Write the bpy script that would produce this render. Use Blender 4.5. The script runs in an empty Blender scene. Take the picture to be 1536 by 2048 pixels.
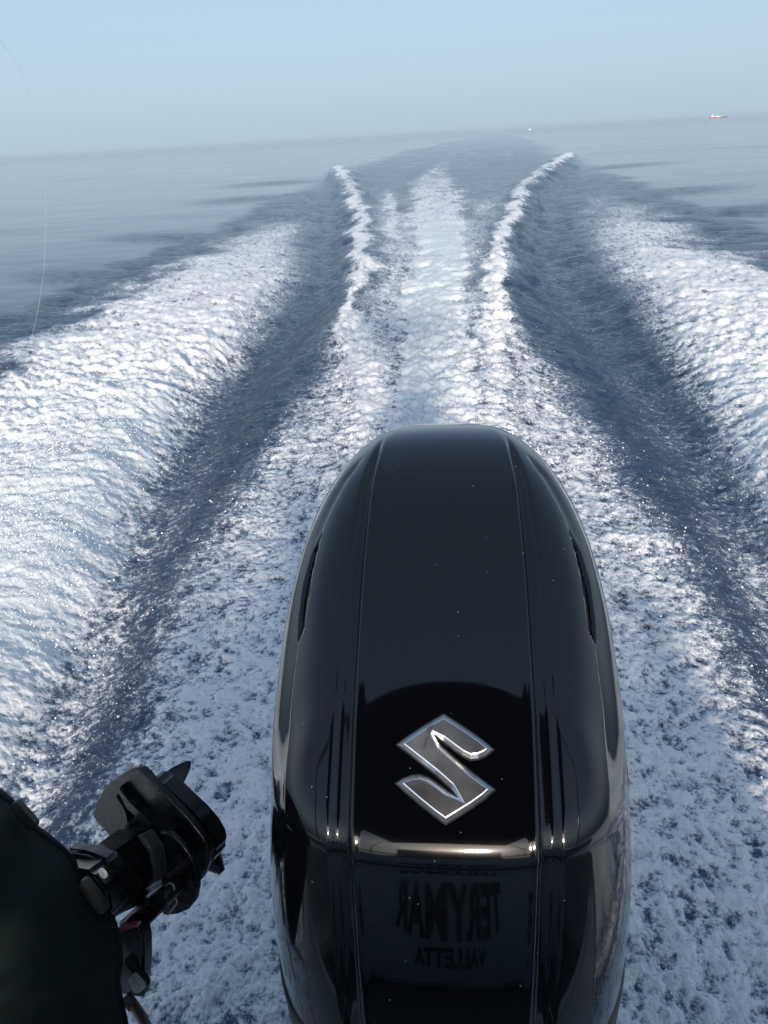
import bpy, bmesh, math, random
import numpy as np
from mathutils import Vector, Matrix
random.seed(7); rng = np.random.default_rng(11)
R = math.radians
scene = bpy.context.scene
C = scene.collection

# ------------------------------------------------------------------ camera
CAM_H = 2.0
PITCH, ROLL, YAW, FPX = R(26.5), R(3.35), R(6.16), 1500.0
_r0 = Vector((math.cos(YAW), math.sin(YAW), 0))
_f0 = Vector((-math.sin(YAW) * math.cos(PITCH), math.cos(YAW) * math.cos(PITCH), -math.sin(PITCH)))
_u0 = _r0.cross(_f0)
EX = _r0 * math.cos(ROLL) - _u0 * math.sin(ROLL)
EY = _r0 * math.sin(ROLL) + _u0 * math.cos(ROLL)
CAMP = Vector((0, 0, CAM_H))
cd = bpy.data.cameras.new('camera')
cam = bpy.data.objects.new('camera', cd); C.objects.link(cam)
cam.matrix_world = Matrix(((EX.x, EY.x, -_f0.x, CAMP.x), (EX.y, EY.y, -_f0.y, CAMP.y), (EX.z, EY.z, -_f0.z, CAMP.z), (0, 0, 0, 1)))
cd.sensor_fit = 'VERTICAL'; cd.sensor_height = 36.0; cd.lens = 36.0 * FPX / 2048.0
cd.clip_start = 0.02; cd.clip_end = 60000
scene.camera = cam

def ray(px, py):
    return EX * ((px - 768) / FPX) - EY * ((py - 1024) / FPX) + _f0
def P(px, py, dep):                       # point seen in direction (px, py), dep metres along the lens axis
    return CAMP + ray(px, py) * dep

# ------------------------------------------------------------------ sky, sun, exposure
SUN_EL, SUN_AZ = R(15), R(176)            # azimuth from +Y (aft) towards +X: the sun stands ahead of the boat, a little to the right
world = bpy.data.worlds.new('World'); scene.world = world; world.use_nodes = True
nt = world.node_tree
bg = nt.nodes['Background']
sky = nt.nodes.new('ShaderNodeTexSky'); sky.sky_type = 'NISHITA'; sky.sun_disc = False
sky.sun_elevation = SUN_EL; sky.sun_rotation = SUN_AZ
sky.air_density = 0.7; sky.dust_density = 2.2; sky.ozone_density = 2.0; sky.altitude = 0
# a hazy day: the clear sky is veiled by pale haze, all round the horizon, thinning upwards
_tc = nt.nodes.new('ShaderNodeTexCoord'); _sx = nt.nodes.new('ShaderNodeSeparateXYZ'); nt.links.new(_tc.outputs['Generated'], _sx.inputs[0])
_vr = nt.nodes.new('ShaderNodeValToRGB'); nt.links.new(_sx.outputs['Z'], _vr.inputs['Fac'])
_vr.color_ramp.interpolation = 'EASE'
for _i, (_p, _v) in enumerate(((0.0, .96), (.05, .86), (.16, .80), (.5, .28))):
    _e = _vr.color_ramp.elements[_i] if _i < 2 else _vr.color_ramp.elements.new(_p)
    _e.position = _p; _e.color = (_v, _v, _v, 1)
_mx = nt.nodes.new('ShaderNodeMix'); _mx.data_type = 'RGBA'; _mx.clamp_result = False
nt.links.new(_vr.outputs['Color'], _mx.inputs['Factor']); nt.links.new(sky.outputs['Color'], _mx.inputs['A'])
_mx.inputs['B'].default_value = (2.36, 3.02, 3.56, 1)
nt.links.new(_mx.outputs['Result'], bg.inputs['Color'])
bg.inputs['Strength'].default_value = 0.10
sl = bpy.data.lights.new('sun', 'SUN'); sl.energy = 2.5; sl.angle = R(5); sl.color = (1.0, 0.86, 0.72)
so = bpy.data.objects.new('sun', sl); C.objects.link(so)
_sd = Vector((math.sin(SUN_AZ) * math.cos(SUN_EL), math.cos(SUN_AZ) * math.cos(SUN_EL), math.sin(SUN_EL)))
so.rotation_euler = _sd.to_track_quat('Z', 'Y').to_euler(); so.location = (5, -20, 20)
vs = scene.view_settings
vs.view_transform = 'Standard'; vs.look = 'None'; vs.gamma = 1.0; vs.use_curve_mapping = False
vs.exposure = 1.06
scene.cycles.max_bounces = 5; scene.cycles.diffuse_bounces = 2; scene.cycles.glossy_bounces = 3; scene.cycles.volume_bounces = 0; scene.cycles.transmission_bounces = 2

# ------------------------------------------------------------------ helpers
def mat(name, col, rough=0.5, metal=0.0, spec=0.5, coat=0.0, noise=None, bump=None, coat_rough=0.03):
    m = bpy.data.materials.new(name); m.use_nodes = True
    n = m.node_tree.nodes; l = m.node_tree.links; b = n['Principled BSDF']
    b.inputs['Base Color'].default_value = (*col, 1); b.inputs['Roughness'].default_value = rough
    b.inputs['Metallic'].default_value = metal; b.inputs['Specular IOR Level'].default_value = spec
    b.inputs['Coat Weight'].default_value = coat; b.inputs['Coat Roughness'].default_value = coat_rough
    tc = n.new('ShaderNodeTexCoord')
    if noise:
        sc_, amt, ramt = noise
        t = n.new('ShaderNodeTexNoise'); t.inputs['Scale'].default_value = sc_; t.inputs['Detail'].default_value = 8
        l.new(tc.outputs['Object'], t.inputs['Vector'])
        hsv = n.new('ShaderNodeHueSaturation'); hsv.inputs['Color'].default_value = (*col, 1)
        mr = n.new('ShaderNodeMapRange'); mr.inputs['From Min'].default_value = .25; mr.inputs['From Max'].default_value = .75
        mr.inputs['To Min'].default_value = 1 - amt; mr.inputs['To Max'].default_value = 1 + amt
        l.new(t.outputs['Fac'], mr.inputs['Value']); l.new(mr.outputs['Result'], hsv.inputs['Value'])
        l.new(hsv.outputs['Color'], b.inputs['Base Color'])
        mr2 = n.new('ShaderNodeMapRange'); mr2.inputs['From Min'].default_value = .3; mr2.inputs['From Max'].default_value = .7
        mr2.inputs['To Min'].default_value = max(0, rough - ramt); mr2.inputs['To Max'].default_value = min(1, rough + ramt)
        l.new(t.outputs['Fac'], mr2.inputs['Value']); l.new(mr2.outputs['Result'], b.inputs['Roughness'])
    if bump:
        t2 = n.new('ShaderNodeTexNoise'); t2.inputs['Scale'].default_value = bump[0]; t2.inputs['Detail'].default_value = 6
        l.new(tc.outputs['Object'], t2.inputs['Vector'])
        bp = n.new('ShaderNodeBump'); bp.inputs['Strength'].default_value = bump[1]; bp.inputs['Distance'].default_value = bump[2]
        l.new(t2.outputs['Fac'], bp.inputs['Height']); l.new(bp.outputs['Normal'], b.inputs['Normal'])
    return m

def tag(o, label=None, cat=None, group=None, kind=None):
    if label: o['label'] = label
    if cat: o['category'] = cat
    if group: o['group'] = group
    if kind: o['kind'] = kind
    return o
def thing(name, loc, label, cat, group=None):
    o = bpy.data.objects.new(name, None); o.location = loc; C.objects.link(o); o.empty_display_size = .1
    return tag(o, label, cat, group)
def wloc(o):
    v = Vector((0, 0, 0))
    while o is not None: v += o.location; o = o.parent
    return v
def link_mesh(name, me, m, parent=None, smooth=True):
    o = bpy.data.objects.new(name, me); C.objects.link(o)
    if m: me.materials.append(m)
    if parent is not None:
        o.parent = parent
        me.transform(Matrix.Translation(-wloc(parent)))
    if smooth:
        me.polygons.foreach_set('use_smooth', [True] * len(me.polygons))
    return o
def from_bm(name, bm, m, parent=None, smooth=True, sharp=35):
    bmesh.ops.recalc_face_normals(bm, faces=bm.faces)
    me = bpy.data.meshes.new(name); bm.to_mesh(me); bm.free()
    o = link_mesh(name, me, m, parent, smooth)
    if smooth and sharp: me.set_sharp_from_angle(angle=R(sharp))
    return o
def prism(name, pts, direction, m, parent, bev=0.0, segs=2):
    """closed outline pts (Vectors) pushed along direction, edges bevelled"""
    bm = bmesh.new()
    vs_ = [bm.verts.new(p) for p in pts]
    f = bm.faces.new(vs_)
    r = bmesh.ops.extrude_face_region(bm, geom=[f])
    bmesh.ops.translate(bm, vec=direction, verts=[v for v in r['geom'] if isinstance(v, bmesh.types.BMVert)])
    if bev > 0:
        bmesh.ops.bevel(bm, geom=list(bm.edges), offset=bev, segments=segs, affect='EDGES', clamp_overlap=True)
    return from_bm(name, bm, m, parent)
def tube(name, pts, rad, m, parent, n=10, closed_ends=True):
    pts = [Vector(p) for p in pts]; rads = rad if isinstance(rad, (list, tuple)) else [rad] * len(pts)
    bm = bmesh.new(); rings = []; up = None
    for i, p in enumerate(pts):
        t = (pts[min(i + 1, len(pts) - 1)] - pts[max(i - 1, 0)]).normalized()
        if up is None: up = t.orthogonal().normalized()
        up = (up - t * up.dot(t)).normalized(); s = t.cross(up)
        rings.append([bm.verts.new(p + (up * math.cos(a) + s * math.sin(a)) * rads[i]) for a in [2 * math.pi * k / n for k in range(n)]])
    for a, b in zip(rings, rings[1:]):
        for k in range(n): bm.faces.new((a[k], a[(k + 1) % n], b[(k + 1) % n], b[k]))
    if closed_ends: bm.faces.new(rings[0][::-1]); bm.faces.new(rings[-1])
    return from_bm(name, bm, m, parent)
def box(name, lo, hi, m, parent, bev=0.01, segs=2):
    a = [Vector((lo[0], lo[1], lo[2])), Vector((hi[0], lo[1], lo[2])), Vector((hi[0], hi[1], lo[2])), Vector((lo[0], hi[1], lo[2]))]
    return prism(name, a, Vector((0, 0, hi[2] - lo[2])), m, parent, bev, segs)
def sm(t): t = np.clip(t, 0, 1); return t * t * (3 - 2 * t)
def sstep(a, b, x): return sm((x - a) / (b - a))

# ------------------------------------------------------------------ noise in numpy
def hash2(ix, iy, seed):
    h = (ix.astype(np.int64) * 374761393 + iy.astype(np.int64) * 668265263 + seed * 1442695041) & 0xFFFFFFFF
    h = ((h ^ (h >> 13)) * 1274126177) & 0xFFFFFFFF
    return h ^ (h >> 16)
_ang = np.linspace(0, 2 * np.pi, 256, endpoint=False); _gx = np.cos(_ang).astype(np.float32); _gy = np.sin(_ang).astype(np.float32)
def gnoise(x, y, seed=0):
    xf = np.floor(x); yf = np.floor(y); fx = (x - xf).astype(np.float32); fy = (y - yf).astype(np.float32)
    ix = xf.astype(np.int64); iy = yf.astype(np.int64)
    def g(dx, dy):
        h = hash2(ix + dx, iy + dy, seed) & 255
        return _gx[h] * (fx - dx) + _gy[h] * (fy - dy)
    u = fx * fx * fx * (fx * (fx * 6 - 15) + 10); v = fy * fy * fy * (fy * (fy * 6 - 15) + 10)
    a = g(0, 0); b = g(1, 0); c = g(0, 1); d = g(1, 1)
    return (a + (b - a) * u + (c - a) * v + (a - b - c + d) * u * v) * 1.45
def fbm(x, y, o=4, seed=0, gain=.5, lac=2.03):
    s = 0; a = 1.; t = 0
    for i in range(o):
        s = s + a * gnoise(x, y, seed + i * 17); t += a
        x, y = x * lac * .8 - y * lac * .6, x * lac * .6 + y * lac * .8; a *= gain
    return s / t
def billow(x, y, o=3, seed=0, gain=.5):
    s = 0; a = 1.; t = 0
    for i in range(o):
        s = s + a * (1 - np.abs(gnoise(x, y, seed + i * 31)) * 2.2); t += a
        x, y = x * 1.63 - y * 1.23, x * 1.23 + y * 1.63; a *= gain
    return s / t

# ------------------------------------------------------------------ the wake, in metres (x to the right, y aft)
def tab(y, d): k = np.array(d, float); return np.interp(y, k[:, 0], k[:, 1])
XLC = [(0, -.50), (4, -.58), (5.6, -.66), (6.9, -.85), (9, -1.19), (11.3, -1.43), (15.7, -1.85), (21, -2.45), (29.5, -3.6), (40, -5.2), (56, -7.8), (80, -10.5), (120, -14)]
XRC = [(0, .26), (5.7, .31), (7.7, .40), (10.2, .54), (12.6, .70), (19, 1.35), (29, 2.45), (38, 3.9), (58, 8.1), (80, 10.8), (120, 14)]
XLT = [(0, -1.35), (1.9, -1.57), (2.45, -1.64), (3.5, -1.84), (4.5, -1.98), (5.8, -2.12), (7.2, -2.14), (10, -2.1), (16, -2.45), (30, -4.4), (45, -7), (60, -9.5)]
XRT = [(0, 1.25), (2.4, 1.45), (3.5, 1.58), (4.1, 1.65), (4.9, 1.66), (6.6, 1.70), (10, 1.6), (16, 1.75), (26, 2.9), (45, 6.2), (60, 9.5)]
XLI = [(0, -1.5), (2, -1.74), (2.6, -1.80), (3.3, -1.92), (4.35, -2.12), (5.85, -2.34), (8, -2.46), (10.8, -2.55), (16, -3.2), (21, -4.0), (35, -6.2)]
XRI = [(0, 1.45), (2.6, 1.66), (4.2, 1.88), (5.6, 2.06), (7.8, 2.28), (11.3, 2.5), (16, 2.85), (22, 3.6), (35, 6.0)]
XLO = [(0, -3.6), (4, -4.6), (8.1, -5.2), (10.3, -5.35), (15.6, -5.9), (23.4, -5.9), (35, -6.6)]
XRO = [(0, 3.4), (4, 4.2), (9, 4.8), (13, 5.05), (24, 5.7), (35, 6.4)]
XLF = [(0, -1.3), (2.3, -1.52), (3.5, -1.70), (4.6, -1.74), (6.2, -1.66), (8, -1.6), (9.9, -1.56), (14, -1.9)]
XRF = [(0, 1.2), (3.5, 1.46), (4.9, 1.44), (6.7, 1.22), (8.4, 1.0), (10.2, .85), (14, 1.0)]
# far disturbed track, bends to the right
FLX = [(40, -8), (56, -8.2), (78, -9.0), (124, -8.2), (236, -1.2), (511, 16), (900, 46), (2000, 160)]
FRX = [(40, 8), (58, 8.6), (84, 10.3), (133, 14), (290, 23), (800, 46), (2000, 165)]
def gauss(d, w): return np.exp(-(d / w) ** 2)

def wake(x, y):
    """height, foam coverage, chop, teal tint, lump height for arrays x, y"""
    yy = np.maximum(y, 0)
    wob = .10 * fbm(x * .5, y * .35, 2, 5) * np.clip(yy / 6, .3, 2.5) + .09 * fbm(x * 2.2, y * 1.5, 3, 15) * np.clip(yy / 8, .3, 3)
    xw = x + wob
    on = sstep(-1.0, .3, y)
    xl, xr = tab(yy, XLC), tab(yy, XRC)
    cw = .15 + .0038 * yy                                      # crest half width
    cA = tab(yy, [(0, .02), (4, .06), (7, .14), (10, .20), (16, .24), (30, .28), (45, .42), (56, .50), (66, .18), (80, .0)])
    h = cA * (gauss(xw - xl, cw * 2.4) + gauss(xw - xr, cw * 2.4))
    xlt, xrt = tab(yy, XLT), tab(yy, XRT)
    tA = tab(yy, [(0, .07), (3, .10), (6, .16), (9, .20), (16, .18), (30, .12), (50, .08), (70, 0)]) * on
    tw = .17 + .034 * yy
    h = h - tA * (gauss(xw - xlt, tw) + gauss(xw - xrt, tw))
    # outer spray bands
    li, lo, ri, ro = tab(yy, XLI), tab(yy, XLO), tab(yy, XRI), tab(yy, XRO)
    edge = .55 * fbm(x * .45, y * .45, 4, 77, .6) * np.clip(yy / 5, .4, 2)
    soft = .20 + .038 * yy
    bl = sstep(0, 1, (li - xw + soft * .7) / (soft * 1.6)) * sstep(0, 1, (xw + edge * 1.5 - lo) / (.6 + .05 * yy))
    br = sstep(0, 1, (xw - ri + soft * .7) / (soft * 1.6)) * sstep(0, 1, (ro - xw + edge * 1.5) / (.6 + .05 * yy))
    fadeo = tab(yy, [(0, 1), (12, 1), (19, .72), (26, .34), (36, .06), (44, 0)]) * on
    hb = tab(yy, [(0, .12), (5, .13), (12, .10), (24, .05), (40, 0)])
    ul = np.clip((li - xw) / np.maximum(li - lo, .1), 0, 1); ur = np.clip((xw - ri) / np.maximum(ro - ri, .1), 0, 1)
    h = h + hb * fadeo * (bl * (1 - ul) ** .6 + br * (1 - ur) ** .6)
    band = np.maximum(bl, br) * fadeo
    # propeller wash
    wc = .5 * (tab(yy, [(0, -.15), (5.5, -.15), (9, -.22), (16, -.3), (27, -.55), (36, -.95), (50, -1.0), (70, -.6)]) * 2)
    ww = tab(yy, [(0, .42), (5.5, .42), (9, .46), (16, .68), (27, 1.0), (36, 1.15), (50, .8), (70, .45)])
    rag = .22 * fbm(x * 1.2, y * 1.1, 4, 505, .65) * np.clip(yy / 14, .3, 2.2)
    wash = gauss(xw + 1.3 * rag - wc, ww) * on
    h = h + tab(yy, [(0, .0), (3, .08), (8, .14), (16, .12), (30, .05), (45, 0)]) * wash
    # coverage
    cov = tab(yy, [(0, .80), (5, 1.02), (13, 1.0), (18, .84), (24, .66), (34, .52), (48, .38), (62, .22), (75, 0)]) * sstep(.2, .75, wash)
    wv = np.clip(1 + 1.3 * fbm(x * .3, y * .45, 3, 515), .35, 2.2)
    cr = np.maximum(gauss(xw + rag - xl - .10 * cw, cw * 1.1 * wv), gauss(xw + rag - xr + .1 * cw, cw * .95 * wv))
    xs = tab(yy, [(10, -.95), (15, -1.15), (21, -1.55), (34, -2.75), (42, -3.5)])
    cr = np.maximum(cr, .75 * gauss(xw + rag - xs, .16 + .006 * yy) * sstep(12, 17, yy) * sstep(38, 30, yy))
    cov = np.maximum(cov, cr * tab(yy, [(0, .5), (5, .80), (8, .92), (20, .88), (28, .74), (38, .60), (46, .95), (57, 1.15), (63, .6), (68, 0)]))
    inside = sstep(0, 1, (xw - xl) / (.3 + .02 * yy)) * sstep(0, 1, (xr - xw) / (.3 + .02 * yy))
    cov = np.maximum(cov, inside * tab(yy, [(0, .6), (6, .62), (12, .52), (22, .36), (34, .16), (50, 0)]))
    xlf, xrf = tab(yy, XLF), tab(yy, XRF)
    sf = .34 + .05 * yy
    field = sstep(0, 1, (xw - xlf + edge * .5) / sf) * sstep(0, 1, (xrf - xw + edge * .5) / sf)
    fcov = tab(yy, [(0, .72), (2, .68), (4, .60), (6.5, .57), (9, .5), (12, .3), (15, .1), (18, 0)])
    cov = np.maximum(cov, field * fcov * on)
    patch = .20 * fbm(x * 1.6, y * .7, 4, 41, .6)
    bcov = tab(yy, [(0, 1.2), (4, 1.2), (6, 1.05), (9, .80), (14, .74), (20, .62), (40, .4)])
    # the sheet thins towards its outer edge further aft
    cov = np.maximum(cov, band ** .6 * bcov)
    fleck = sstep(40, 60, yy) * sstep(0, 2, x - tab(y, FLX)) * sstep(0, 2, tab(y, FRX) - x) * sstep(700, 150, yy)
    cov = np.maximum(cov, .30 * fleck * sstep(.0, .5, fbm(x * .5, y * .12, 4, 611, .6)))
    trough = np.maximum(gauss(xw - xlt, tw * .9), gauss(xw - xrt, tw * .9))
    near_trough = tab(yy, [(0, .56), (2, .50), (3.2, .40), (4.5, .25), (6, .15), (9, .11), (16, .09), (30, .05)])
    cov = np.maximum(cov, trough * near_trough * on)
    streak = .34 * fbm(x * 1.3, y * .22, 3, 411, .6) * sstep(14, 26, yy)
    cov = np.clip(cov + (patch + streak) * (cov > .12) * np.clip(cov * 3, 0, 1), 0, 1.2)
    # how rough the water is
    flx, frx = tab(y, FLX), tab(y, FRX)
    far = sstep(0, 1, (x + 2.2 * fbm(x * .12, y * .05, 3, 9) - flx) / 2.5) * sstep(0, 1, (frx - x + 2.2 * fbm(x * .12, y * .05, 3, 19)) / 2.5) * sstep(18, 40, y)
    inner = sstep(lo - 1.1, lo - .2, xw + edge) * sstep(-ro - 1.1, -ro - .2, -xw + edge) * sstep(46, 34, y) * on
    chop = np.maximum(far * .85, inner)
    # dark cat's-paws beside the outer bands
    paw = 0
    for px_, py_, lx, ly, an in ((-6.6, 19.5, 2.6, 1.0, -.5), (-6.35, 13.6, 2.1, .75, -.5), (-6.1, 9.6, 1.5, .7, -.55), (6.3, 15.2, 2.0, .6, .4), (6.9, 19.5, 2.6, .9, .5), (6.6, 26, 2.6, 1.4, .6), (8.6, 44, 3, 1.6, .5), (-8.2, 33, 2.2, 2.2, -.6), (-10.2, 46, 2.4, 3, -.5)):
        dx, dy = x - px_, y - py_; ca, sa = math.cos(an), math.sin(an)
        a_, b_ = (dx * ca + dy * sa) / lx, (-dx * sa + dy * ca) / ly
        paw = np.maximum(paw, np.exp(-(a_ * a_ + b_ * b_) ** 1.3))
    wind = sstep(.18, .5, fbm(x * .035 + y * .012, y * .10, 4, 91)) * .22 * sstep(10, 25, np.hypot(x, y)) * sstep(900, 100, np.hypot(x, y))
    chop = np.clip(np.maximum(np.maximum(chop, paw * 1.0), wind), 0, 1)
    teal = gauss(xw - wc - .05, ww * .8) * tab(yy, [(0, .12), (4, .18), (8, .4), (14, .85), (19, .5), (26, 0)]) * on
    teal = np.maximum(teal, .45 * band * tab(yy, [(0, .6), (4, .9), (7, .5), (10, 0)]))
    return h, cov, chop, teal, band, field * on, wash, cr

def build_water():
    rows = [0.25]
    while rows[-1] < 30000:
        r = rows[-1]
        d = min(max(r * r + 4, 4.4) / 2.0 * .00125, .0125 * r if r < 300 else .05 * r)
        rows.append(r + d)
    rr = np.array(rows)
    a1 = np.linspace(R(-53), R(40), 860)
    a2 = np.linspace(R(40), R(307), 100)[1:-1]
    az = np.concatenate([a1, a2])
    nr, na = len(rr), len(az)
    A, RR = np.meshgrid(az, rr)
    X = (RR * np.sin(A)).ravel(); Y = (RR * np.cos(A)).ravel(); Rd = RR.ravel()
    fine = ((A.ravel() >= R(-53.1)) & (A.ravel() <= R(40.1)))
    h, cov, chop, teal, band, field, wash, cr = wake(X, Y)
    # long gentle swell + wind waves
    far_fade = sstep(1500, 200, Rd)
    Z = h + .05 * fbm(X * .09, Y * .16, 3, 2) * far_fade
    lod = lambda wl: sstep(1.2, 3.0, wl / np.maximum(np.minimum(Rd * Rd / 2 * .00125, .0125 * Rd), Rd * .0018))    # only waves the sheet can carry
    Z += (.010 + .035 * chop) * fbm(X * .9 + .4 * Y, Y * 1.5, 3, 3) * lod(.9)
    Z += .05 * chop * fbm(X * .35, Y * .30, 3, 8) * sstep(25, 60, Rd) * far_fade
    Z += .016 * chop * fbm(X * 2.6 + .6 * Y, Y * 4.6, 3, 4) * lod(.3)
    rip = fbm(X * 7 + 1.5 * Y, Y * 15 - 2.0 * X, 2, 6)
    Z += .0065 * chop * rip * lod(.1)
    # foam lumps: size grows with age
    q = np.clip(cov * 1.25, 0, 1)
    b1 = billow(X * 3.1, Y * 2.8, 3, 50)                       # ~30 cm
    b2 = billow(X * 8.5, Y * 8.0, 3, 60)                       # ~12 cm
    b3 = billow(X * 26, Y * 24, 3, 70, .6)                     # ~4 cm
    age = sstep(3.0, 8.0, Rd)
    lump = q * ((.014 + .040 * age) * (b1 - .45) * lod(.3) + (.017 + .026 * age) * (b2 - .45) * lod(.12) + (.009 + .012 * age) * (b3 - .45) * lod(.04))
    spike = np.clip(b2 * b3 - .42, 0, 1) * np.maximum(band * .5 * sstep(13, 9, Rd) * sstep(5, 7, Rd), np.maximum(cr, wash * .8) * sstep(3, 5, Rd))
    Z += lump * (1 - .55 * band * sstep(8, 4.5, Rd)) * (1 + .9 * cr * sstep(6, 12, Rd) + .15 * wash * sstep(3, 6, Rd)) + .20 * q * spike * lod(.06) * sstep(.05, .35, fbm(X * 1.1, Y * .8, 3, 222))
    # coverage follows the lumps
    covl = cov + q * (.40 * (b1 - .5) * lod(.3) * (.3 + .7 * age) + (.40 + .14 * age) * (b2 - .5) + .36 * (b3 - .5) * sstep(14, 4, Rd)) * np.where(cov > .8, .6, 1.0) * (1 - .35 * band * sstep(7, 4, Rd))
    sheet = fbm(X * 1.1 + .35 * Y, Y * 3.2 - .9 * np.abs(X), 4, 310, .6)
    Z += .014 * sheet * band * sstep(9, 4, Rd)
    covl = covl - .16 * np.clip(-sheet - .05, 0, 1) * band * sstep(10, 5, Rd) * 1.6
    covl = np.clip(covl, 0, 1.35)
    Z[Rd > 2500] *= .2
    # under the boat: keep the sheet below the hull
    Z = np.where((Y < .35) & (np.abs(X) < 1.3), -.12, Z)
    co = np.empty((nr * na + 1, 3), np.float32); co[:-1, 0] = X; co[:-1, 1] = Y; co[:-1, 2] = Z; co[-1] = (0, 0, -.12)
    i = np.arange(nr - 1)[:, None]; j = np.arange(na)[None, :]; j2 = (j + 1) % na
    q4 = np.stack([i * na + j, i * na + j2, (i + 1) * na + j2, (i + 1) * na + j], -1).reshape(-1, 4)[:, ::-1]
    me = bpy.data.meshes.new('sea')
    nq = len(q4)
    me.vertices.add(len(co)); me.vertices.foreach_set('co', co.ravel())
    tri = np.stack([np.full(na, nr * na), (np.arange(na) + 1) % na, np.arange(na)], -1)
    me.loops.add(nq * 4 + na * 3)
    me.loops.foreach_set('vertex_index', np.concatenate([q4.ravel(), tri.ravel()]).astype(np.int32))
    me.polygons.add(nq + na)
    me.polygons.foreach_set('loop_start', np.concatenate([np.arange(nq) * 4, nq * 4 + np.arange(na) * 3]).astype(np.int32))
    me.update(calc_edges=True)
    for nm, v in (('foam', covl), ('chop', chop), ('teal', teal)):
        at = me.attributes.new(nm, 'FLOAT', 'POINT'); at.data.foreach_set('value', np.append(v, 0).astype(np.float32))
    return me

def water_material():
    m = bpy.data.materials.new('sea_water'); m.use_nodes = True
    n = m.node_tree.nodes; l = m.node_tree.links; n.clear()
    def N(t, **k):
        o = n.new(t)
        for a, v in k.items():
            if a in o.inputs: o.inputs[a].default_value = v
            else: setattr(o, a, v)
        return o
    def math_(op, a, b=None, clamp=False):
        o = n.new('ShaderNodeMath'); o.operation = op; o.use_clamp = clamp
        for i, v in enumerate((a, b)):
            if v is None: continue
            if isinstance(v, (int, float)): o.inputs[i].default_value = v
            else: l.new(v, o.inputs[i])
        return o.outputs[0]
    tc = N('ShaderNodeTexCoord').outputs['Object']
    foam = N('ShaderNodeAttribute', attribute_name='foam').outputs['Fac']
    chop = N('ShaderNodeAttribute', attribute_name='chop').outputs['Fac']
    teal = N('ShaderNodeAttribute', attribute_name='teal').outputs['Fac']
    def noise(scale, detail, rough=.55, sx=1., sy=1., dist=0.):
        mp = N('ShaderNodeMapping'); mp.inputs['Scale'].default_value = (sx, sy, 1); l.new(tc, mp.inputs['Vector'])
        t = N('ShaderNodeTexNoise'); t.inputs['Scale'].default_value = scale; t.inputs['Detail'].default_value = detail
        t.inputs['Roughness'].default_value = rough; t.inputs['Distortion'].default_value = dist
        l.new(mp.outputs['Vector'], t.inputs['Vector']); return t.outputs['Fac']
    n1 = noise(26, 8, .74, dist=.35)
    n2 = noise(95, 4, .6)
    # foam mask
    f = math_('ADD', foam, math_('MULTIPLY', math_('SUBTRACT', n1, .5), 2.0))
    f = math_('ADD', f, math_('MULTIPLY', math_('SUBTRACT', n2, .5), 1.0))
    mr = N('ShaderNodeMapRange'); mr.interpolation_type = 'SMOOTHSTEP'
    mr.inputs['From Min'].default_value = .20; mr.inputs['From Max'].default_value = .74
    l.new(f, mr.inputs['Value'])
    gate = math_('MULTIPLY', foam, 7.0, True)
    mask = math_('MULTIPLY', mr.outputs['Result'], gate)
    # bubbles just under the surface make the water paler round foam
    aer = math_('MULTIPLY', math_('MULTIPLY', foam, 1.0, True), .75)
    wcol = N('ShaderNodeMixRGB'); wcol.inputs['Color1'].default_value = (.008, .026, .066, 1); wcol.inputs['Color2'].default_value = (.24, .33, .48, 1)
    l.new(aer, wcol.inputs['Fac'])
    wc2 = N('ShaderNodeMixRGB'); wc2.inputs['Color2'].default_value = (.30, .46, .50, 1)
    l.new(wcol.outputs['Color'], wc2.inputs['Color1']); l.new(math_('MULTIPLY', teal, .8, True), wc2.inputs['Fac'])
    # water bump
    w1 = noise(6.0, 6, .6, 1., 1.7); w2 = noise(30, 4, .55, 1., 1.6)
    hsum = math_('ADD', math_('MULTIPLY', w1, 1.0), math_('MULTIPLY', w2, .30))
    st = math_('ADD', math_('MULTIPLY', chop, .95), .05)
    hb = math_('MULTIPLY', hsum, st)
    bw = N('ShaderNodeBump'); bw.inputs['Strength'].default_value = 1.0; bw.inputs['Distance'].default_value = .045
    l.new(hb, bw.inputs['Height'])
    wat = N('ShaderNodeBsdfPrincipled'); wat.inputs['Roughness'].default_value = .06; wat.inputs['IOR'].default_value = 1.333
    l.new(wc2.outputs['Color'], wat.inputs['Base Color']); l.new(bw.outputs['Normal'], wat.inputs['Normal'])
    # foam
    fc = N('ShaderNodeMixRGB'); fc.inputs['Color1'].default_value = (.90, .92, .94, 1); fc.inputs['Color2'].default_value = (.70, .84, .86, 1)
    l.new(math_('MULTIPLY', teal, .75, True), fc.inputs['Fac'])
    bf = N('ShaderNodeBump'); bf.inputs['Strength'].default_value = .7; bf.inputs['Distance'].default_value = .014
    l.new(math_('ADD', n1, math_('MULTIPLY', n2, .4)), bf.inputs['Height'])
    fo = N('ShaderNodeBsdfPrincipled'); fo.inputs['Roughness'].default_value = .45; fo.inputs['Specular IOR Level'].default_value = .3
    l.new(fc.outputs['Color'], fo.inputs['Base Color']); l.new(bf.outputs['Normal'], fo.inputs['Normal'])
    mx = N('ShaderNodeMixShader'); l.new(mask, mx.inputs['Fac']); l.new(wat.outputs[0], mx.inputs[1]); l.new(fo.outputs[0], mx.inputs[2])
    out = N('ShaderNodeOutputMaterial'); l.new(mx.outputs[0], out.inputs['Surface'])
    return m
sea = link_mesh('sea', build_water(), water_material())
tag(sea, 'blue sea with a white foaming wake trailing from the boat', None, None, 'structure')

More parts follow.
